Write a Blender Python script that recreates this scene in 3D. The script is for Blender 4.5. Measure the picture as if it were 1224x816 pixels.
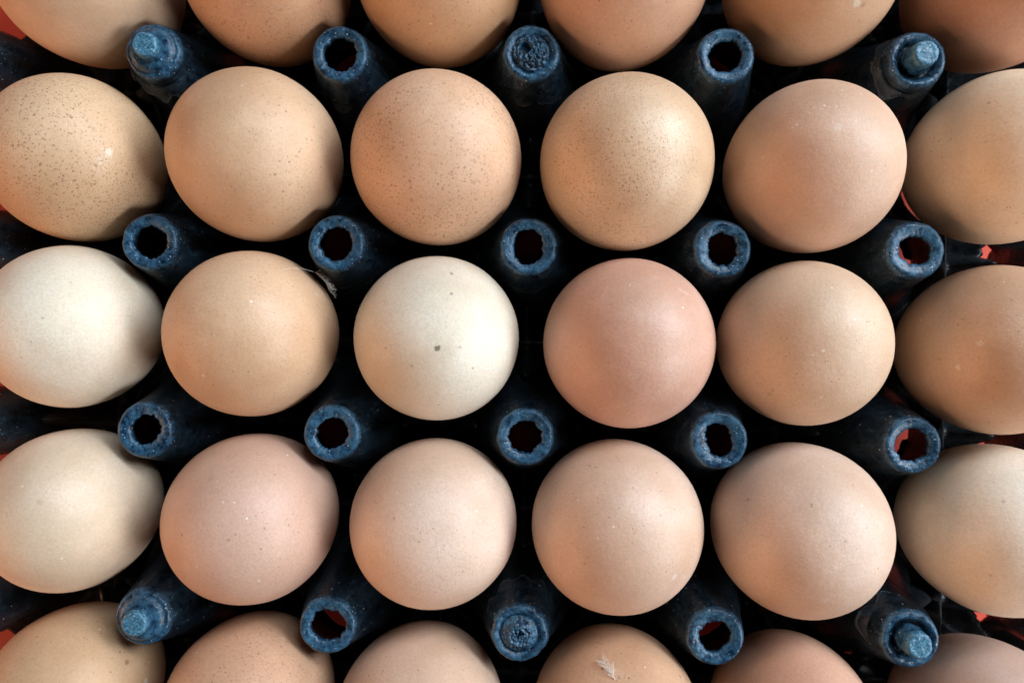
import bpy, bmesh, math, random
from mathutils import Vector, Matrix, Euler, noise

for o in list(bpy.data.objects):
    bpy.data.objects.remove(o)
scene = bpy.context.scene
MM = 0.001
FPX = 930.0                      # focal length in pixels of a 1224 pixel wide picture

# ------------------------------------------------------------------ camera
cam_d = bpy.data.cameras.new("camera")
cam = bpy.data.objects.new("camera", cam_d)
scene.collection.objects.link(cam)
cam_d.sensor_width = 36.0
cam_d.lens = 36.0 * FPX / 1224.0
cam_d.clip_start = 0.005
cam_d.clip_end = 50.0
cam.location = (1.349 * MM, -1.608 * MM, 232.33 * MM)
cam.rotation_euler = (0.00872, 0.0249, 0.01772)
cam_d.dof.use_dof = True
cam_d.dof.focus_distance = 0.185
cam_d.dof.aperture_fstop = 16.0
scene.camera = cam

# ------------------------------------------------------------------ world, lights, exposure
world = bpy.data.worlds.new("World")
scene.world = world
world.use_nodes = True
bg = world.node_tree.nodes["Background"]
bg.inputs[0].default_value = (0.86, 0.92, 1.0, 1)
bg.inputs[1].default_value = 0.035

def area(name, azimuth, elevation, dist, sx, sy, power, col):
    d = bpy.data.lights.new(name, 'AREA')
    d.shape = 'RECTANGLE'
    d.size, d.size_y = sx, sy
    d.energy = power
    d.color = col
    o = bpy.data.objects.new(name, d)
    scene.collection.objects.link(o)
    a, e = math.radians(azimuth), math.radians(elevation)
    v = Vector((math.cos(e) * math.cos(a), math.cos(e) * math.sin(a), math.sin(e)))
    o.location = v * dist
    o.rotation_euler = (-v).to_track_quat('-Z', 'Y').to_euler()
    return o
area("window_light", 30, 30, 1.25, 0.80, 0.40, 18.0, (0.86, 0.94, 1.0))
area("upper_window_light", 60, 45, 1.25, 0.60, 0.42, 5.0, (0.78, 0.90, 1.0))
area("side_window_light", -24, 28, 1.4, 0.46, 0.34, 10.5, (0.96, 0.96, 0.96))
area("warm_fill_light", 200, 16, 1.5, 1.5, 0.5, 15.5, (1.0, 0.54, 0.30))  # unseen warm source low on the left, used as fill

scene.view_settings.view_transform = 'Standard'
scene.view_settings.look = 'None'
scene.view_settings.exposure = 0.0
scene.view_settings.gamma = 1.0
scene.render.engine = 'CYCLES'
scene.cycles.max_bounces = 6
scene.cycles.diffuse_bounces = 3
scene.cycles.caustics_reflective = False
scene.cycles.caustics_refractive = False

# ------------------------------------------------------------------ helpers
def srgb(r, g, b):
    f = lambda c: (c / 255 / 12.92) if c / 255 <= 0.04045 else ((c / 255 + 0.055) / 1.055) ** 2.4
    return (f(r), f(g), f(b), 1.0)

def link(o, parent=None):
    scene.collection.objects.link(o)
    if parent:
        o.parent = parent
    return o

def obj(name, verts, faces, mat, parent=None, smooth=True):
    me = bpy.data.meshes.new(name)
    me.from_pydata(verts, [], faces)
    me.update()
    if smooth:
        me.polygons.foreach_set('use_smooth', [True] * len(me.polygons))
    if mat:
        me.materials.append(mat)
    return link(bpy.data.objects.new(name, me), parent)

def tag(o, label, cat, group=None):
    o['label'] = label
    o['category'] = cat
    if group:
        o['group'] = group

class NT:
    """small wrapper for building node trees"""
    def __init__(self, name):
        self.m = bpy.data.materials.new(name)
        self.m.use_nodes = True
        self.t = self.m.node_tree
        self.bsdf = self.t.nodes["Principled BSDF"]
    def n(self, typ, **kw):
        nd = self.t.nodes.new(typ)
        for k, v in kw.items():
            if k.startswith('i_'):
                nd.inputs[k[2:].replace('_', ' ')].default_value = v
            else:
                setattr(nd, k, v)
        return nd
    def l(self, a, b):
        self.t.links.new(a, b)
    def val(self, s, x):
        if isinstance(x, (int, float)):
            s.default_value = x
        elif isinstance(x, tuple):
            s.default_value = x
        else:
            self.l(x, s)
    def math(self, op, a, b=0.0, clamp=False):
        nd = self.n('ShaderNodeMath', operation=op, use_clamp=clamp)
        self.val(nd.inputs[0], a); self.val(nd.inputs[1], b)
        return nd.outputs[0]
    def mapr(self, x, a, b, c=0.0, d=1.0, smooth=False):
        nd = self.n('ShaderNodeMapRange')
        if smooth:
            nd.interpolation_type = 'SMOOTHSTEP'
        self.val(nd.inputs[0], x)
        for i, v in enumerate((a, b, c, d)):
            nd.inputs[i + 1].default_value = v
        return nd.outputs[0]
    def mix(self, f, a, b):
        nd = self.n('ShaderNodeMix', data_type='RGBA')
        self.val(nd.inputs[0], f); self.val(nd.inputs[6], a); self.val(nd.inputs[7], b)
        return nd.outputs[2]
    def noise(self, vec, scale, detail=2.0, rough=0.5):
        nd = self.n('ShaderNodeTexNoise')
        nd.inputs['Scale'].default_value = scale
        nd.inputs['Detail'].default_value = detail
        nd.inputs['Roughness'].default_value = rough
        self.l(vec, nd.inputs['Vector'])
        return nd
    def vor(self, vec, scale, rnd=1.0):
        nd = self.n('ShaderNodeTexVoronoi')
        nd.inputs['Scale'].default_value = scale
        nd.inputs['Randomness'].default_value = rnd
        self.l(vec, nd.inputs['Vector'])
        return nd

def bump(N, height, dist, strength=1.0, normal=None):
    b = N.n('ShaderNodeBump')
    b.inputs['Strength'].default_value = strength
    b.inputs['Distance'].default_value = dist
    N.l(height, b.inputs['Height'])
    if normal:
        N.l(normal, b.inputs['Normal'])
    return b.outputs[0]

# ------------------------------------------------------------------ materials
def egg_material(base, seed, freckle=0.0, dust=0.25, tint=None, spots=(), gloss=0.46, fsize=1.0):
    """spots: (centre in object space, radius m, colour, strength)"""
    N = NT('eggshell')
    tc = N.n('ShaderNodeTexCoord').outputs['Object']
    off = N.n('ShaderNodeVectorMath', operation='ADD')
    N.l(tc, off.inputs[0]); off.inputs[1].default_value = (seed * 0.137, seed * 0.071, seed * 0.113)
    v = off.outputs[0]
    lum = 0.3 * base[0] + 0.55 * base[1] + 0.15 * base[2]
    base = tuple(1.05 * (c + (lum - c) * 0.22) for c in base[:3]) + (1,)
    dark = tuple(c * k for c, k in zip(base[:3], (0.88, 0.83, 0.78))) + (1,)
    lite = tuple(min(1, c * k) for c, k in zip(base[:3], (1.07, 1.10, 1.14))) + (1,)
    big = N.noise(v, 38, 3, 0.55).outputs[0]
    col = N.mix(N.mapr(big, 0.32, 0.68, smooth=True), dark, lite)
    if tint:
        t2 = N.noise(v, 22, 2).outputs[0]
        col = N.mix(N.mapr(t2, 0.42, 0.66, 0, 0.7, True), col, tint)
    # fine mottle of the shell pores
    fine = N.noise(v, 1500, 3, 0.65).outputs[0]
    col = N.mix(N.mapr(fine, 0.36, 0.60, 0.24, 0.0), col, tuple(c * 0.55 for c in base[:3]) + (1,))
    pore = N.vor(v, 900)
    pr = N.math('MULTIPLY', N.mapr(pore.outputs['Distance'], 0.12, 0.26, 1, 0), 0.16)
    col = N.mix(pr, col, tuple(c * 0.6 for c in base[:3]) + (1,))
    if freckle > 0:
        patch = N.mapr(N.noise(v, 45, 2).outputs[0], 0.34, 0.56, 0.45, 1.0, True)
        wob = N.noise(v, 1800, 2)
        wv = N.n('ShaderNodeVectorMath', operation='MULTIPLY_ADD')
        N.l(wob.outputs['Color'], wv.inputs[0]); wv.inputs[1].default_value = (0.0004,) * 3; N.l(v, wv.inputs[2])
        for sc, lo, hi, amt, dens in ((1600, .12, .40, .50, .60), (950, .08, .29, .60, .34), (320, .05, .11, .75, .12)):
            vo = N.vor(wv.outputs[0], sc / fsize)
            sep = N.n('ShaderNodeSeparateColor'); N.l(vo.outputs['Color'], sep.inputs[0])
            size = N.mapr(sep.outputs[0], 0, 1, lo, hi)
            m = N.mapr(N.math('SUBTRACT', vo.outputs['Distance'], size), -0.05, 0.02, 1, 0)
            sel = N.math('LESS_THAN', sep.outputs[1], min(1, dens * freckle * 2.0))
            m = N.math('MULTIPLY', N.math('MULTIPLY', m, sel), N.math('MULTIPLY', patch, amt))
            col = N.mix(m, col, srgb(112, 66, 36))
    # pale dust grains
    dv = N.vor(v, 330)
    sep = N.n('ShaderNodeSeparateColor'); N.l(dv.outputs['Color'], sep.inputs[0])
    dm = N.math('MULTIPLY', N.mapr(dv.outputs['Distance'], 0.05, 0.11, 1, 0), N.math('LESS_THAN', sep.outputs[2], 0.16 * dust))
    col = N.mix(N.math('MULTIPLY', dm, 0.75), col, srgb(242, 232, 218))
    # chalky bloom in soft patches
    bl = N.mapr(N.noise(v, 85, 4, 0.62).outputs[0], 0.52, 0.80, 0, 0.28, True)
    col = N.mix(bl, col, tuple(min(1, c * 1.12 + 0.05) for c in base[:3]) + (1,))
    hsum = None
    for c0, r, scol, st in spots:
        wn = N.noise(tc, 0.9 / r, 2, 0.65)
        ws = N.n('ShaderNodeVectorMath', operation='MULTIPLY_ADD')
        N.l(wn.outputs['Color'], ws.inputs[0]); ws.inputs[1].default_value = (r * 1.5,) * 3
        N.l(tc, ws.inputs[2])
        d = N.n('ShaderNodeVectorMath', operation='DISTANCE')
        N.l(ws.outputs[0], d.inputs[0])
        d.inputs[1].default_value = tuple(c + r * 0.75 for c in c0)
        m = N.mapr(d.outputs['Value'], r * 0.55, r * 1.05, st, 0, True)
        if r > 0.0014:       # big ones are crusty: broken up by grain
            g = N.noise(tc, 4.5 / r, 4, 0.75)
            m = N.math('MULTIPLY', m, N.mapr(g.outputs[0], 0.50, 0.60, 0, 1))
        col = N.mix(m, col, scol)
        hsum = m if hsum is None else N.math('ADD', hsum, m)
    N.l(col, N.bsdf.inputs['Base Color'])
    rg = N.mapr(N.noise(v, 260, 3).outputs[0], 0.3, 0.7, gloss + 0.02, gloss + 0.13)
    N.l(rg, N.bsdf.inputs['Roughness'])
    N.bsdf.inputs['Specular IOR Level'].default_value = 0.60
    N.bsdf.inputs['Subsurface Weight'].default_value = 0.22
    N.bsdf.inputs['Subsurface Radius'].default_value = (1.0, 0.42, 0.22)
    N.bsdf.inputs['Subsurface Scale'].default_value = 0.0035
    h1 = N.noise(v, 2300, 2, 0.6).outputs[0]
    h2 = N.noise(v, 800, 2, 0.5).outputs[0]
    hh = N.math('ADD', N.math('MULTIPLY', h2, 0.55), N.math('MULTIPLY', h1, 0.55))
    nrm = bump(N, hh, 0.00013, 0.9)
    N.l(nrm, N.bsdf.inputs['Normal'])
    return N.m

def tray_material():
    """moulded dark plastic; rubbed and dusty tips, blue sheen painted in towards them"""
    N = NT('tray_plastic')
    geo = N.n('ShaderNodeNewGeometry')
    p = geo.outputs['Position']
    sep = N.n('ShaderNodeSeparateXYZ'); N.l(p, sep.inputs[0])
    n1 = N.noise(p, 420, 4, 0.65).outputs[0]
    n2 = N.noise(p, 1700, 3, 0.6).outputs[0]
    n3 = N.noise(p, 90, 3, 0.6).outputs[0]
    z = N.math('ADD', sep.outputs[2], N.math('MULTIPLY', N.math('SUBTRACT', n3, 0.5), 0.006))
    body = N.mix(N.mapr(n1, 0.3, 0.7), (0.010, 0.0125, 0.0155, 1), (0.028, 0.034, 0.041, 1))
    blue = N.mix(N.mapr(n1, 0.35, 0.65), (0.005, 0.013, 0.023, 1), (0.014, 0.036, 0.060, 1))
    col = N.mix(N.mapr(z, 0.014, 0.038, 0, 1, True), body, blue)  # blue sheen painted on the body, stronger with height
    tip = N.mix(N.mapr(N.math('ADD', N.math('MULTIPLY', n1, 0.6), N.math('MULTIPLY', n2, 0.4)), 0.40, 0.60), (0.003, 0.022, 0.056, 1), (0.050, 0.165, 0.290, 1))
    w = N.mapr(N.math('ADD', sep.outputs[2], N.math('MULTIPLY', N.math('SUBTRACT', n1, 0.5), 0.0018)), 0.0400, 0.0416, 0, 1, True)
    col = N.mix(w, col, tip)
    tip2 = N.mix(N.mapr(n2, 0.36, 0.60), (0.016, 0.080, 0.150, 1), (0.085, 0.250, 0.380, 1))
    col = N.mix(N.mapr(sep.outputs[2], 0.0440, 0.0464, 0, 1, True), col, tip2)  # worn knob tops, their highlight painted in as paler blue
    # scuffs: fine pale scratches and dust grains, grain glints painted in
    sc = N.noise(p, 700, 5, 0.75).outputs[0]
    scuff = N.mapr(sc, 0.62, 0.70, 0, 0.55)
    scuff = N.math('MULTIPLY', scuff, N.mapr(z, 0.020, 0.042, 0.12, 1.0))
    col = N.mix(scuff, col, (0.08, 0.20, 0.31, 1))
    vo = N.vor(p, 900)
    s2 = N.n('ShaderNodeSeparateColor'); N.l(vo.outputs['Color'], s2.inputs[0])
    gr = N.math('MULTIPLY', N.mapr(vo.outputs['Distance'], 0.10, 0.22, 1, 0), N.math('LESS_THAN', s2.outputs[0], 0.065))
    gr = N.math('MULTIPLY', gr, N.mapr(z, 0.008, 0.040, 0.35, 1.0))
    col = N.mix(gr, col, (0.62, 0.72, 0.78, 1))
    vo2 = N.vor(p, 1900)
    s3 = N.n('ShaderNodeSeparateColor'); N.l(vo2.outputs['Color'], s3.inputs[0])
    g2 = N.math('MULTIPLY', N.mapr(vo2.outputs['Distance'], 0.15, 0.35, 1, 0), N.math('LESS_THAN', s3.outputs[0], 0.07))
    g2 = N.math('MULTIPLY', g2, N.mapr(z, 0.034, 0.041, 0.1, 0.9))
    col = N.mix(g2, col, (0.45, 0.62, 0.72, 1))
    # long drag marks down the sides
    ms = N.n('ShaderNodeMapping'); N.l(p, ms.inputs[0]); ms.inputs['Scale'].default_value = (1, 1, 0.16)
    st = N.noise(ms.outputs[0], 520, 4, 0.7).outputs[0]
    col = N.mix(N.math('MULTIPLY', N.mapr(st, 0.56, 0.68, 0, 0.5), N.mapr(z, 0.010, 0.034, 0.3, 1)), col, (0.050, 0.120, 0.185, 1))
    N.l(col, N.bsdf.inputs['Base Color'])
    N.l(N.mapr(n1, 0.3, 0.7, 0.24, 0.46), N.bsdf.inputs['Roughness'])
    N.bsdf.inputs['Specular IOR Level'].default_value = 0.55
    nrm = bump(N, N.math('ADD', N.math('ADD', N.math('MULTIPLY', n3, 2.0), n1), N.math('MULTIPLY', n2, 0.35)), 0.0003, 0.8)
    N.l(nrm, N.bsdf.inputs['Normal'])
    return N.m

def table_material():
    N = NT('red_cloth')
    tc = N.n('ShaderNodeTexCoord').outputs['Object']
    a = N.noise(tc, 60, 4, 0.6).outputs[0]
    f = N.noise(tc, 1500, 2).outputs[0]
    col = N.mix(N.mapr(a, 0.3, 0.7), srgb(204, 62, 42), srgb(222, 82, 58))
    col = N.mix(N.mapr(f, 0.35, 0.7, 0, 0.25), col, srgb(190, 44, 30))
    N.l(col, N.bsdf.inputs['Base Color'])
    N.bsdf.inputs['Roughness'].default_value = 0.7
    N.l(bump(N, f, 0.0002, 0.5), N.bsdf.inputs['Normal'])
    return N.m

def feather_material():
    N = NT('feather_down')
    N.bsdf.inputs['Base Color'].default_value = (0.86, 0.83, 0.78, 1)
    N.bsdf.inputs['Roughness'].default_value = 0.6
    return N.m

TRAY = tray_material()
# ------------------------------------------------------------------ red surface under the tray
S = 1.2
tb = obj('table', [(-S, -S, -0.019), (S, -S, -0.019), (S, S, -0.019), (-S, S, -0.019),
                   (-S, -S, -0.05), (S, -S, -0.05), (S, S, -0.05), (-S, S, -0.05)],
         [(0, 1, 2, 3), (7, 6, 5, 4), (0, 4, 5, 1), (1, 5, 6, 2), (2, 6, 7, 3), (3, 7, 4, 0)], table_material(), smooth=False)
tb['kind'] = 'structure'

# ------------------------------------------------------------------ egg tray
P = 47.0
def peg_xy(r, c):      # r 0..5 from the far (top) edge, c 0..6 from the left
    return ((c - 3) * P, (2.5 - r) * P)
PEG_OFF = {(1, 2): (-0.23, -0.23), (1, 3): (0.05, 0.35), (1, 4): (0.58, 0.13), (1, 5): (-0.3, -0.5), (2, 1): (0.12, -0.43),
           (2, 2): (-0.34, -0.17), (2, 3): (0.16, -0.22), (2, 4): (0.49, -0.05), (2, 5): (-0.08, 0.23), (3, 1): (-0.11, -0.06),
           (3, 2): (-0.45, 0.07), (3, 3): (0.17, 0.22), (3, 4): (0.4, 0.37), (3, 5): (-0.15, 0.14), (4, 1): (0.49, 0.7),
           (4, 2): (-0.66, -0.1), (4, 3): (-0.33, -0.68), (4, 4): (0.22, -0.23), (4, 5): (-0.02, 0.44)}
tray = link(bpy.data.objects.new('egg_tray', None))
tag(tray, "dark blue black plastic egg tray with tall pegs between thirty brown eggs", 'egg tray')

def sheet_height(x, y):
    """height in mm of the moulded web; None where it is cut away"""
    gx, gy = x / P, y / P + 0.5
    fx, fy = gx - round(gx), gy - round(gy)
    dx, dy = abs(fx) * P, abs(fy) * P
    dp = math.hypot(dx, dy)                              # to the nearest peg axis
    cx, cy = P / 2 - dx, P / 2 - dy
    dc = math.hypot(cx, cy)                              # to the nearest cell centre
    s, t = max(dx, dy), min(dx, dy)                      # along / across the nearest arm
    nz = noise.noise(Vector((x * .11, y * .11, 3.1)))
    nf = noise.noise(Vector((x * .5, y * .5, 8.1)))
    if dc < 8.6 + nz * .6:
        return None
    if dp < (13.5 if -125 < x < 132 else 7.0):
        return None                                      # hollow under each peg
    for hx, hy, hr in ((-98, 88, 3.6), (-95.5, 83, 2.6), (-45, -80, 4.5), (-49, -77.5, 3.0), (88, -83, 4.2), (106, -64.5, 3.6), (103.5, -60, 2.6)):
        if math.hypot(x - hx, y - hy) < hr + nf * 1.2:
            return None
    if (136.5 < x < 141.5 and -92 < y < -84) or (143 < x and 28 < y < 33):
        return None
    z = 2.2
    z = max(z, 7.2 * math.exp(-((dc - 12.6) / 1.9) ** 2) + 2.0)          # ring each egg sits in
    z = max(z, 30 * math.exp(-((dp - 6) / (6.5 if -125 < x < 132 else 2.6))) if dp > 6 else 30)
    arm = (27 - 1.15 * (s - 6)) * math.exp(-(t / 3.6) ** 2)
    z = max(z, arm)
    if s > 22.3:
        z = max(z, 11.0 * math.exp(-((s - 23.5) / 1.0) ** 4))
    return z + nf * .35

def build_sheet():
    x0, x1, y0, y1 = -3 * P - 8, 3 * P + 6, -2.5 * P - 9, 2.5 * P + 9
    st = 0.9
    nx, ny = int((x1 - x0) / st), int((y1 - y0) / st)
    idx, verts, faces = {}, [], []
    H = {}
    for i in range(nx + 1):
        for j in range(ny + 1):
            x, y = x0 + (x1 - x0) * i / nx, y0 + (y1 - y0) * j / ny
            h = sheet_height(x, y)
            e = min(x - x0, x1 - x, y - y0, y1 - y)
            if h is not None:
                if e < 3.0:
                    h = max(1.5, h * (0.35 + 0.65 * e / 3.0))
                H[i, j] = (x, y, h)
    def vi(k):
        if k not in idx:
            idx[k] = len(verts); verts.append(tuple(c * MM for c in H[k]))
        return idx[k]
    for i in range(nx):
        for j in range(ny):
            ks = ((i, j), (i + 1, j), (i + 1, j + 1), (i, j + 1))
            if all(k in H for k in ks):
                faces.append([vi(k) for k in ks])
            elif sum(k in H for k in ks) == 3:
                faces.append([vi(k) for k in ks if k in H])
    o = obj('web', verts, faces, TRAY, tray)
    md = o.modifiers.new('thickness', 'SOLIDIFY')
    md.thickness = 1.1 * MM
    md.offset = -1
    return o
build_sheet()

SEG = 80
def lathe(name, prof, seed, parent, loc, lump=0.12, ragged=None, closed=False, oval=(0, 0)):
    """prof: list of (radius, z, ragged weight) in mm; the ragged weight roughens the radius"""
    verts, faces = [], []
    n = len(prof)
    for k, (r, z, w) in enumerate(prof):
        for i in range(SEG):
            a = 2 * math.pi * i / SEG
            ca, sa = math.cos(a), math.sin(a)
            nn = noise.noise(Vector((ca * 1.6 + seed * 5.3, sa * 1.6, z * .12)))
            nf = noise.noise(Vector((ca * 5.0 + seed * 3.1, sa * 5.0, z * .3)))
            n4 = noise.noise(Vector((ca * 3.0, sa * 3.0 + seed * 7.7, 1.5)))
            rr = r * (1 + 0.018 * nn) + lump * nf + w * (0.34 * n4 + 0.22 * nf + 0.28 * noise.noise(Vector((ca * 11 + seed, sa * 11, 2.2))) + 0.12 * noise.noise(Vector((ca * 26 + seed, sa * 26, 2.2))) + oval[0] * math.cos(2 * (a - oval[1])))
            zz = z + lump * noise.noise(Vector((ca * r + seed, sa * r, z * .5)))
            verts.append((rr * ca * MM, rr * sa * MM, zz * MM))
    for k in range(n - 1):
        for i in range(SEG):
            j = (i + 1) % SEG
            faces.append((k * SEG + i, k * SEG + j, (k + 1) * SEG + j, (k + 1) * SEG + i))
    if closed:
        faces.append(tuple((n - 1) * SEG + i for i in range(SEG)))
    o = obj(name, verts, faces, TRAY, parent)
    o.location = loc
    return o

BODY0 = [(18.5, 4.5, 0), (16.8, 7.0, 0), (15.4, 10, 0), (13.8, 14, 0), (12.2, 19, 0), (10.8, 24, 0), (9.6, 29, 0), (8.7, 33, 0),
        (7.9, 37, 0), (7.35, 39.5, 0), (7.05, 40.8, .05), (6.8, 41.6, .08), (6.4, 42.0, .08)]
KNOBS = {(1, 1), (1, 3), (1, 5), (4, 1), (4, 3), (4, 5)}
rng = random.Random(4)
OVAL = {(2, 3): (.45, math.pi / 2), (2, 4): (.2, math.pi / 2), (3, 4): (.55, 1.9), (3, 3): (.1, 0), (2, 5): (-.35, 1.2), (4, 4): (.25, .8)}
for r in range(6):
    for c in range(7):
        x, y = peg_xy(r, c)
        ox, oy = PEG_OFF.get((r, c), (0, 0))
        seed = r * 7 + c + 1
        loc = ((x + ox) * MM, (y + oy) * MM, 0)
        BODY = [(min(q[0], 9.2), q[1], q[2]) for q in BODY0] if c in (0, 6) else BODY0
        if (r, c) not in KNOBS:
            hr = 3.8 + rng.uniform(-.25, .35)
            prof = BODY + [(6.0, 42.1, .05), (5.6, 42.05, .05), (5.2, 41.95, .1), (4.9, 41.85, .15), (4.55, 41.75, .3), (hr + .25, 41.5, .8),
                           (hr, 41.0, 1), (hr + .1, 40.3, 1), (hr + .7, 38.5, .3), (6.2, 35, 0), (7.9, 29, 0), (9.4, 24, 0), (10.9, 19, 0), (12.5, 14, 0), (14.1, 10, 0), (15.5, 7, 0), (17.2, 4.0, 0)]
            if c in (0, 6):
                prof = [(min(q[0], 8.2), q[1], q[2]) if k > 20 else q for k, q in enumerate(prof)]
            lathe('peg', prof, seed, tray, loc, oval=OVAL.get((r, c), (rng.uniform(0, .3), rng.uniform(0, 3))))
        else:
            if c == 3:      # blunt pegs with a crumbled closed end
                d = 41.4 if r == 1 else 42.6
                prof = BODY + [(5.9, 42.1, .1), (5.3, 41.9, .15), (4.9, 41.5, .2), (4.4, 41.2, .25), (3.8, 41.0, .2), (3.2, 40.7, .2), (2.4, 40.5, .1), (1.0, 40.5, 0), (0.1, 40.5, 0)]
                pg = lathe('peg', prof, seed, tray, loc, lump=.22)
            else:
                prof = BODY + [(6.0, 42.1, .05), (5.7, 42.0, .08), (5.4, 42.7, .1), (4.7, 43.1, .1), (4.3, 43.2, .05), (3.0, 43.2, 0), (0.1, 43.2, 0)] if c == 1 else BODY + [(5.9, 42.1, .05), (5.3, 41.8, .05), (4.8, 41.0, .08), (4.4, 40.2, .1), (3.9, 39.8, 0), (2.0, 39.8, 0), (0.1, 39.8, 0)]
                pg = lathe('peg', prof, seed, tray, loc, lump=.15)
            if c == 3:
                # crumbled plug of torn plastic in the end of the peg
                verts, faces = [], []
                rings, R0 = 26, 4.6
                hole = (-1.5, 1.2) if r == 1 else (0.1, -0.1)
                for k in range(rings + 1):
                    for i in range(SEG):
                        a = 2 * math.pi * i / SEG
                        q = R0 * k / rings
                        px, py = q * math.cos(a), q * math.sin(a)
                        v = Vector((px, py, seed * 3.0))
                        h = 41.7 + (1.6 if r == 4 else .8) * (1 - (q / R0) ** 2)
                        na = .45 if r == 4 else .85
                        h += na * (0.95 * noise.noise(v * 1.3) + 0.75 * noise.noise(v * 3.1) + .45 * noise.noise(v * 6.0))
                        dh = math.hypot(px - hole[0], py - hole[1])
                        if r == 1:
                            h -= 3.6 * math.exp(-(dh / 1.25) ** 4)
                        else:
                            for hx, hy, hs in ((0, 0, .42), (.75, .3, .3), (-.5, -.6, .32), (.2, .8, .28), (-.75, .35, .25)):
                                h -= 2.2 * math.exp(-(math.hypot(px - hx, py - hy) / hs) ** 4)
                            h += .5 * math.exp(-((q - 2.6) / .35) ** 2)
                        if k == rings:
                            h = 40.2
                        verts.append((px * MM, py * MM, h * MM))
                for k in range(rings):
                    for i in range(SEG):
                        j = (i + 1) % SEG
                        faces.append((k * SEG + i, (k + 1) * SEG + i, (k + 1) * SEG + j, k * SEG + j))
                kb = obj('plug', verts, faces, TRAY, pg)
            else:
                top = 46.6
                prof = [(3.5, 39.0, .1), (3.4, 41.5, .1), (3.3, 44.0, .1), (3.15, 45.6, .1), (2.9, 46.3, .1), (2.4, 46.6, .1), (1.9, 46.4, .1), (1.2, 46.45, 0), (0.1, 46.5, 0)]
                lathe('knob', prof, seed + 50, pg, (0, 0, 0), lump=.16, closed=False)

# added wall under the left rim, keeps the fill light from below the tray
obj('light_block_wall', [(x * MM, y * MM, z * MM) for x in (-149, -147.6) for y in (-126, 126) for z in (-18.9, 1.2)],
    [(0, 1, 3, 2), (4, 6, 7, 5), (0, 4, 5, 1), (2, 3, 7, 6), (1, 5, 7, 3), (0, 2, 6, 4)], TRAY, tray, smooth=False)

# short feet that hold the tray off the table
for fx in (-117.5, -23.5, 23.5, 117.5):
    for fy in (-94, 94):
        prof = [(9.5, 2.6, 0), (8.5, -4, 0), (7.6, -12, 0), (7.2, -17.6, 0), (6.6, -18.7, 0), (5.0, -18.95, 0), (0.1, -18.95, 0)]
        lathe('foot', prof, fx + fy, tray, (fx * MM, fy * MM, 0), lump=.03)

# torn flash hanging on some of the pegs
def flash(peg, a0, a1, r, z, drop, seed):
    verts, faces = [], []
    n = 30
    for s in (0, 1):
        for k in range(6):
            for i in range(n + 1):
                t = i / n
                a = math.radians(a0 + (a1 - a0) * t)
                ragged = drop * (0.6 + 0.8 * noise.noise(Vector((t * 6, seed * 3.3, 0)))) * math.sin(math.pi * t) ** .4
                u = k / 5
                rr = r + 0.25 * s + u * ragged * .55 + .25 * noise.noise(Vector((t * 9, u * 3, seed)))
                verts.append((rr * math.cos(a) * MM, rr * math.sin(a) * MM, (z - u * ragged) * MM))
    w = n + 1
    for s in (0, 1):
        for k in range(5):
            for i in range(n):
                q = s * 6 * w + k * w + i
                f = (q, q + 1, q + w + 1, q + w)
                faces.append(f if s else f[::-1])
    for i in range(n):
        faces.append((5 * w + i, 5 * w + i + 1, 11 * w + i + 1, 11 * w + i))
        faces.append((i + 1, i, 6 * w + i, 6 * w + i + 1))
    obj('torn_flash', verts, faces, TRAY, peg)
for (r, c, a0, a1, rr, z, dr, sd) in ((1, 1, 190, 330, 7.3, 39.0, 6.5, 1), (1, 3, 215, 330, 8.0, 33, 6, 2), (2, 3, 200, 350, 8.4, 31, 5, 3),
                                      (1, 5, 130, 300, 7.3, 39.3, 4, 4), (4, 5, 80, 210, 7.6, 37, 4, 5), (4, 3, 20, 170, 8.0, 34, 5, 6),
                                      (3, 2, 200, 330, 8.6, 30, 4, 7), (2, 2, 200, 330, 8.6, 30, 4, 8), (1, 2, 210, 330, 8.4, 31, 4, 9)):
    x, y = peg_xy(r, c); ox, oy = PEG_OFF.get((r, c), (0, 0))
    for o in list(tray.children):
        if o.name.startswith('peg') and abs(o.location.x - (x + ox) * MM) < 1e-4 and abs(o.location.y - (y + oy) * MM) < 1e-4:
            flash(o, a0, a1, rr, z, dr, sd)

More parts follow.
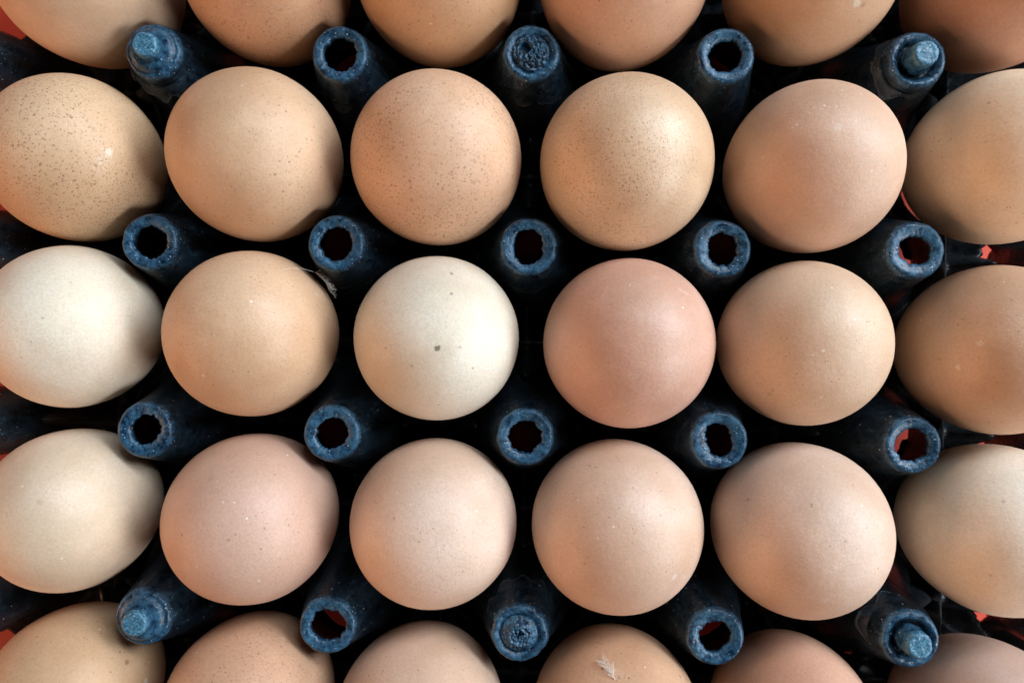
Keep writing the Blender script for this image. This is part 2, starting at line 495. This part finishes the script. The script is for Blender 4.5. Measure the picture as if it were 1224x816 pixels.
# ------------------------------------------------------------------ eggs
EGGS = {(0, 0): (-114.41, 91.96, 21.43, -0.01, -0.03), (0, 1): (-67.97, 92.32, 20.63, -0.01, 0.01), (0, 2): (-23.65, 92.69, 21.03, -0.01, 0.0),
 (0, 3): (22.89, 92.38, 21.31, -0.01, -0.0), (0, 4): (69.87, 93.97, 21.21, -0.0, 0.0), (0, 5): (117.12, 92.74, 21.3, -0.01, 0.0),
 (1, 0): (-116.53, 44.85, 20.63, -0.07, 0.12), (1, 1): (-69.4, 45.94, 21.19, -0.04, 0.04), (1, 2): (-23.34, 45.65, 21.36, -0.01, 0.01),
 (1, 3): (24.21, 45.06, 21.55, 0.0, 0.01), (1, 4): (70.74, 44.63, 20.92, -0.01, -0.01), (1, 5): (117.9, 47.6, 20.97, 0.01, -0.0),
 (2, 0): (-116.23, 1.84, 20.65, 0.0, 0.14), (2, 1): (-69.59, 0.84, 20.95, 0.0, 0.03), (2, 2): (-22.56, 0.51, 20.69, -0.0, 0.0),
 (2, 3): (25.53, 0.1, 21.19, -0.01, 0.02), (2, 4): (69.31, 0.87, 20.55, 0.0, -0.06), (2, 5): (116.65, 0.07, 20.91, -0.0, 0.01),
 (3, 0): (-115.67, -44.9, 20.34, 0.04, 0.11), (3, 1): (-68.73, -45.76, 20.98, 0.02, 0.02), (3, 2): (-22.5, -45.87, 20.85, 0.01, 0.01),
 (3, 3): (23.41, -45.48, 21.22, -0.01, 0.01), (3, 4): (69.03, -45.38, 21.15, 0.01, -0.01), (3, 5): (117.29, -44.3, 20.74, -0.01, 0.0),
 (4, 0): (-114.61, -90.92, 19.99, 0.02, 0.04), (4, 1): (-68.65, -92.41, 20.45, 0.01, 0.01), (4, 2): (-24.98, -94.17, 20.99, -0.0, 0.0),
 (4, 3): (23.96, -93.54, 20.89, 0.0, 0.0), (4, 4): (68.3, -93.23, 19.7, 0.01, -0.04), (4, 5): (116.16, -93.95, 21.28, 0.0, 0.01)}
LEN = 1.30
def egg_axes(r):
    return 2 * r * LEN * .435, 2 * r * LEN * .565     # blunt top, pointed bottom

CAM_M = Matrix.LocRotScale(cam.location, cam.rotation_euler, None)
def on_egg(key, px, py):
    """point of the egg's surface, in its own coordinates, that lies on the given sight line"""
    x, y, r, tx, ty = EGGS[key]
    at, ab = egg_axes(r)
    m = Matrix.Translation(Vector((x, y, 5 + ab)) * MM) @ Euler((tx, ty, 0), 'XYZ').to_matrix().to_4x4()
    d = CAM_M.to_3x3() @ Vector(((px - 612) / FPX, -(py - 408) / FPX, -1))
    inv = m.inverted()
    o, d = inv @ CAM_M.translation, inv.to_3x3() @ d
    sc = Vector((1 / (r * MM), 1 / (r * MM), 1 / (at * MM)))
    o2, d2 = o * sc, d * sc
    A, B, C = d2.dot(d2), 2 * o2.dot(d2), o2.dot(o2) - 1
    disc = max(0, B * B - 4 * A * C)
    t = (-B - math.sqrt(disc)) / (2 * A)
    return o + d * t, m

DK, BR, WH = srgb(70, 58, 48), srgb(120, 78, 50), srgb(232, 224, 212)
# key: (base colour sRGB, freckle, dust, gloss, tint, [(px, py, radius px, colour, strength)], freckle size)
E = {
 (0, 0): ((210, 170, 132), 0, .3, .50, None, [], 1),
 (0, 1): ((206, 148, 100), .45, .3, .50, None, [(297, 46, 2.6, BR, .9), (283, 43, 1.6, BR, .7)], 1.1),
 (0, 2): ((212, 160, 108), .10, .2, .50, None, [], 1),
 (0, 3): ((214, 160, 122), .06, .2, .52, None, [(716, 53, 2, BR, .9)], 1),
 (0, 4): ((208, 160, 116), .02, .4, .50, None, [(1025, 4, 7, WH, .8), (1032, 6, 4, DK, .5), (1015, 55, 5, BR, .35)], 1),
 (0, 5): ((200, 146, 112), 0, .3, .52, None, [], 1),
 (1, 0): ((214, 170, 122), 1.0, .3, .46, None, [(124, 190, 15, WH, .8), (130, 182, 6, WH, .9), (85, 140, 2.4, DK, .8)], 1),
 (1, 1): ((212, 166, 122), .12, .3, .46, None, [(226, 158, 1.8, WH, .9), (289, 102, 2, WH, .9), (306, 215, 1.6, DK, .6)], 1),
 (1, 2): ((222, 172, 130), .8, .2, .42, None, [(531, 100, 2.8, BR, .7), (571, 124, 2.6, BR, .7), (539, 168, 2, DK, .7), (490, 216, 3, BR, .7), (491, 224, 1.8, DK, .8), (459, 253, 2, DK, .7), (613, 210, 2.6, BR, .6)], 1.15),
 (1, 3): ((220, 180, 138), .75, .4, .38, None, [(742, 154, 2, WH, .9)], .8),
 (1, 4): ((218, 174, 142), 0, .9, .48, None, [(986, 126, 2.6, WH, 1.3), (981, 130, 1.5, WH, 1.2), (991, 128, 1.3, WH, 1.2), (952, 149, 2.2, WH, 1.3), (947, 152, 1.6, WH, 1.2), (958, 153, 1.5, WH, 1.2), (944, 146, 1.2, WH, 1), (968, 135, 1.4, WH, 1.1), (972, 129, 1.2, WH, 1), (1000, 127, 1.3, WH, 1), (1029, 113, 1.6, WH, 1.2), (922, 158, 1.2, WH, .9), (960, 140, 1.2, WH, .9), (950, 150, 12, WH, .35), (980, 132, 10, WH, .35), (1007, 108, 2.2, WH, 1), (1002, 152, 6, WH, .5), (1042, 204, 1.8, WH, 1), (1058, 198, 2, BR, .5)], 1),
 (1, 5): ((238, 210, 174), .03, .2, .50, None, [(1182, 123, 2.6, BR, .7), (1136, 166, 2, BR, .6), (1126, 187, 2, BR, .5)], 1),
 (2, 0): ((224, 206, 179), 0, .15, .50, None, [(51, 380, 2.6, BR, .45), (84, 338, 2, BR, .4), (37, 408, 2, BR, .5), (26, 427, 2.2, BR, .4)], 1),
 (2, 1): ((216, 170, 126), .08, .4, .42, None, [(243, 449, 3, WH, .8), (379, 352, 3, WH, .8)], .8),
 (2, 2): ((223, 208, 184), 0, .15, .46, None, [(523, 416, 4.6, DK, .75), (540, 327, 3.2, DK, .55), (540, 351, 3, DK, .5), (550, 415, 2.4, BR, .4), (492, 437, 3, DK, .3), (565, 440, 2, BR, .5), (461, 416, 1.7, BR, .6), (524, 484, 2, BR, .5)], 1),
 (2, 3): ((216, 164, 138), .05, .6, .40, None, [(757, 448, 9, WH, .55), (784, 332, 4.2, WH, .2), (814, 347, 5, WH, .3), (820, 350, 4.2, WH, .3), (753, 340, 2, WH, 1)], .7),
 (2, 4): ((216, 178, 142), .03, .5, .46, None, [(984, 419, 2.6, WH, 1), (972, 424, 2, WH, .8), (982, 475, 2, WH, .9), (920, 471, 4, BR, .35)], .8),
 (2, 5): ((210, 166, 128), .03, .8, .44, None, [(1145, 439, 4, WH, .7), (1172, 410, 5, WH, .5), (1200, 337, 2, WH, .8)], 1),
 (3, 0): ((224, 198, 168), 0, .2, .50, None, [(95, 697, 11, WH, .6), (48, 600, 5, BR, .2), (74, 667, 2, WH, 1)], 1),
 (3, 1): ((210, 168, 142), .03, .6, .42, (0.62, 0.38, 0.29, 1), [(275, 544, 9, BR, .45), (273, 645, 3, BR, .6), (316, 631, 2, DK, .6), (345, 627, 1.8, DK, .7), (333, 662, 4, WH, .2), (252, 571, 5, BR, .25), (267, 600, 1.8, WH, 1), (280, 600, 1.8, WH, .9)], 1),
 (3, 2): ((222, 186, 160), .04, .3, .44, None, [(471, 619, 2, DK, .7), (492, 637, 1.6, WH, .9), (475, 589, 1.8, WH, .9), (446, 615, 1.6, WH, .9), (562, 665, 3, BR, .2)], .7),
 (3, 3): ((220, 180, 152), .05, .3, .44, None, [(705, 556, 3.4, DK, .5), (712, 558, 2.6, DK, .5), (699, 673, 2.4, BR, .5), (691, 597, 1.8, WH, .9), (806, 690, 5, WH, .6), (715, 643, 1.8, WH, .9)], .8),
 (3, 4): ((218, 182, 156), .03, .5, .46, None, [(894, 597, 3.4, BR, .7), (970, 603, 2.2, DK, .7), (1011, 647, 2, DK, .5), (1000, 678, 3, WH, .6), (1020, 580, 2.4, BR, .5), (986, 716, 6, WH, .35)], .8),
 (3, 5): ((232, 215, 190), 0, .2, .46, None, [(1199, 599, 3.2, BR, .5), (1184, 687, 2.8, BR, .5), (1127, 595, 2, BR, .4)], 1),
 (4, 0): ((206, 160, 112), .05, .3, .48, None, [(152, 790, 4.4, BR, .95), (91, 732, 3, BR, .4), (175, 813, 5, WH, .8), (119, 752, 2, WH, .9), (134, 786, 3, DK, .3)], 1),
 (4, 1): ((206, 152, 110), .35, .3, .46, None, [(235, 779, 1.8, WH, .9)], .8),
 (4, 2): ((214, 174, 144), .03, .2, .50, None, [(500, 800, 1.8, BR, .7)], 1),
 (4, 3): ((208, 156, 112), .08, .3, .46, None, [(813, 808, 3, DK, .9), (740, 809, 3, DK, .6), (738, 805, 9, WH, .5), (770, 795, 2, BR, .5)], 1),
 (4, 4): ((208, 152, 118), .03, .3, .50, None, [(992, 781, 2, WH, .9)], 1),
 (4, 5): ((204, 172, 154), 0, .2, .50, None, [(1160, 803, 2, DK, .4)], 1),
}
LAB = {
 (0, 0): "tan egg cut off by the top left corner, above the peg with the leaning knob",
 (0, 1): "orange brown egg with scattered brown flecks, second from left in the top row",
 (0, 2): "plain golden tan egg, third from left in the cut off top row",
 (0, 3): "smooth pinkish tan egg, fourth from left in the cut off top row",
 (0, 4): "golden tan egg with a dirty smear on its lower edge, fifth in top row",
 (0, 5): "shaded reddish brown egg cut off by the top right corner",
 (1, 0): "densely freckled tan egg with a pale scraped patch, at the left edge",
 (1, 1): "smooth warm tan egg, right of the densely freckled egg with a scraped patch",
 (1, 2): "tan egg sprinkled with dark brown specks, third in the second row",
 (1, 3): "glossy finely speckled tan egg, right of the one with dark brown specks",
 (1, 4): "pinkish tan egg with white crumbs of dirt on its upper side, second row",
 (1, 5): "smooth tan egg cut off by the right edge, second row",
 (2, 0): "plain cream egg at the left edge, middle row",
 (2, 1): "shiny orange tan egg with a wisp of down on its upper right side",
 (2, 2): "off white egg with one dark grey spot near its centre, middle of the tray",
 (2, 3): "pink tinted shiny egg directly right of the off white egg",
 (2, 4): "sandy tan egg, right of the pink tinted shiny egg in the middle row",
 (2, 5): "dark tan egg cut off by the right edge, middle row",
 (3, 0): "pale beige egg at the left edge, directly below the plain cream egg",
 (3, 1): "dusty pink brown egg with a faint brown stain near its top, fourth row",
 (3, 2): "pale peach egg directly below the off white egg with the grey spot",
 (3, 3): "peach egg with two tiny dark marks near its top, below the pink tinted egg",
 (3, 4): "large pale pinkish beige egg, fourth row, beside the greyish beige egg at the right edge",
 (3, 5): "greyish beige egg cut off by the right edge, fourth row",
 (4, 0): "tan egg with one round brown spot, in the bottom left corner",
 (4, 1): "finely freckled orange brown egg, second from left in the bottom row",
 (4, 2): "plain pale peach egg, third from left in the bottom row",
 (4, 3): "golden brown egg with a small white feather on it, bottom row",
 (4, 4): "smaller orange tan egg in the bottom row, right of the one with the feather",
 (4, 5): "greyish pink egg in the bottom right corner, beside a knobbed peg",
}
def egg_mesh(r, seed):
    at, ab = egg_axes(r)
    n, m = 56, 72
    verts, faces = [(0, 0, at * MM)], []
    for k in range(1, n):
        t = math.pi * k / n
        cz, sz = math.cos(t), math.sin(t)
        rad = r * (sz if cz > 0 else sz ** 1.06)
        z = at * cz if cz > 0 else ab * cz
        for i in range(m):
            a = 2 * math.pi * i / m
            d = Vector((math.cos(a) * sz, math.sin(a) * sz, cz))
            w = 1 + 0.006 * noise.noise(d * 1.7 + Vector((seed * 9.1, 0, 0))) + 0.0012 * noise.noise(d * 9 + Vector((0, seed * 3.7, 0)))
            verts.append((rad * w * math.cos(a) * MM, rad * w * math.sin(a) * MM, z * w * MM))
    verts.append((0, 0, -ab * MM))
    for i in range(m):
        faces.append((0, 1 + i, 1 + (i + 1) % m))
    for k in range(n - 2):
        for i in range(m):
            a, b = 1 + k * m + i, 1 + k * m + (i + 1) % m
            faces.append((a, a + m, b + m, b))
    base = 1 + (n - 2) * m
    last = len(verts) - 1
    for i in range(m):
        faces.append((last, base + (i + 1) % m, base + i))
    return verts, faces

for s, key in enumerate(sorted(EGGS)):
    x, y, r, tx, ty = EGGS[key]
    col, fr, dust, gl, tint, spots, fs = E[key]
    at, ab = egg_axes(r)
    sp = []
    for px, py, rp, c, stn in spots:
        pt, _ = on_egg(key, px, py)
        sp.append((tuple(pt), rp * (0.16 if rp < 4 else 0.19) * MM, c, stn * (.62 if key != (2, 2) else 1)))
    mat = egg_material(srgb(*col), s + 1, fr, dust, tint, sp, gl, fs)
    v, f = egg_mesh(r, s + 1)
    o = obj('egg', v, f, mat)
    o.location = (x * MM, y * MM, (5 + ab) * MM)
    o.rotation_euler = (tx, ty, 0)
    tag(o, LAB[key], 'egg', 'eggs standing in the tray')

# ------------------------------------------------------------------ bits of down on two eggs
DOWN = feather_material()
def feather(key, pxs, barbs, label, seed, width=0.05, spread=1.0, high=1.0):
    """pxs: sight lines along the shaft; barbs curl off it, all lying on or just above the shell"""
    rg = random.Random(seed)
    m = on_egg(key, *pxs[0])[1]
    c = m.translation
    pts = [m @ on_egg(key, *p)[0] for p in pxs]
    verts, faces = [], []
    def lift(p, h):
        return p + (p - c).normalized() * h * MM
    def tube(path, r0, r1):
        b = len(verts)
        n = len(path)
        for i, p in enumerate(path):
            t = (path[min(i + 1, n - 1)] - path[max(i - 1, 0)]).normalized()
            u = t.orthogonal().normalized(); w = t.cross(u)
            rr = (r0 + (r1 - r0) * i / (n - 1)) * MM
            for k in range(4):
                a = math.pi / 2 * k
                verts.append(p + (u * math.cos(a) + w * math.sin(a)) * rr)
        for i in range(n - 1):
            for k in range(4):
                k2 = (k + 1) % 4
                faces.append((b + i * 4 + k, b + i * 4 + k2, b + i * 4 + 4 + k2, b + i * 4 + 4 + k))
    shaft = []
    for i in range(len(pts) - 1):
        for k in range(6):
            t = (i + k / 6) / (len(pts) - 1)
            shaft.append(lift(pts[i].lerp(pts[i + 1], k / 6), .15 + .5 * high * math.sin(t * 2.6)))
    tube(shaft, width * (1.4 if high < 2 else .35), width * .6)
    for b in range(barbs):
        i = rg.randrange(1 if high < 2 else len(shaft) // 2, len(shaft) - 1)
        p = shaft[i]
        t = (shaft[i + 1] - shaft[i - 1]).normalized()
        nrm = (p - c).normalized()
        side = t.cross(nrm) * (1 if b % 2 else -1)
        L = rg.uniform(1.2, 3.0) * spread * MM
        path = []
        for k in range(6):
            u = k / 5
            path.append(p + t * L * u * rg.uniform(.55, .75) + side * L * (u * .7 - .25 * u * u) + nrm * MM * high * (.5 * u * rg.uniform(.2, 1)))
        tube(path, width * .7, width * .25)
    o = obj('feather', [tuple(v) for v in verts], faces, DOWN)
    tag(o, label, 'feather')
feather((2, 1), [(338, 322), (356, 325), (371, 332), (382, 342), (389, 351)], 70,
        "wispy grey down on the upper right side of the shiny orange tan egg", 3, .075, 1.7, 3.6)
feather((4, 3), [(735, 812), (730, 803), (724, 796), (718, 790)], 44,
        "small white feather lying on the golden brown egg in the bottom row", 8, .085, 1.15, 1.3)
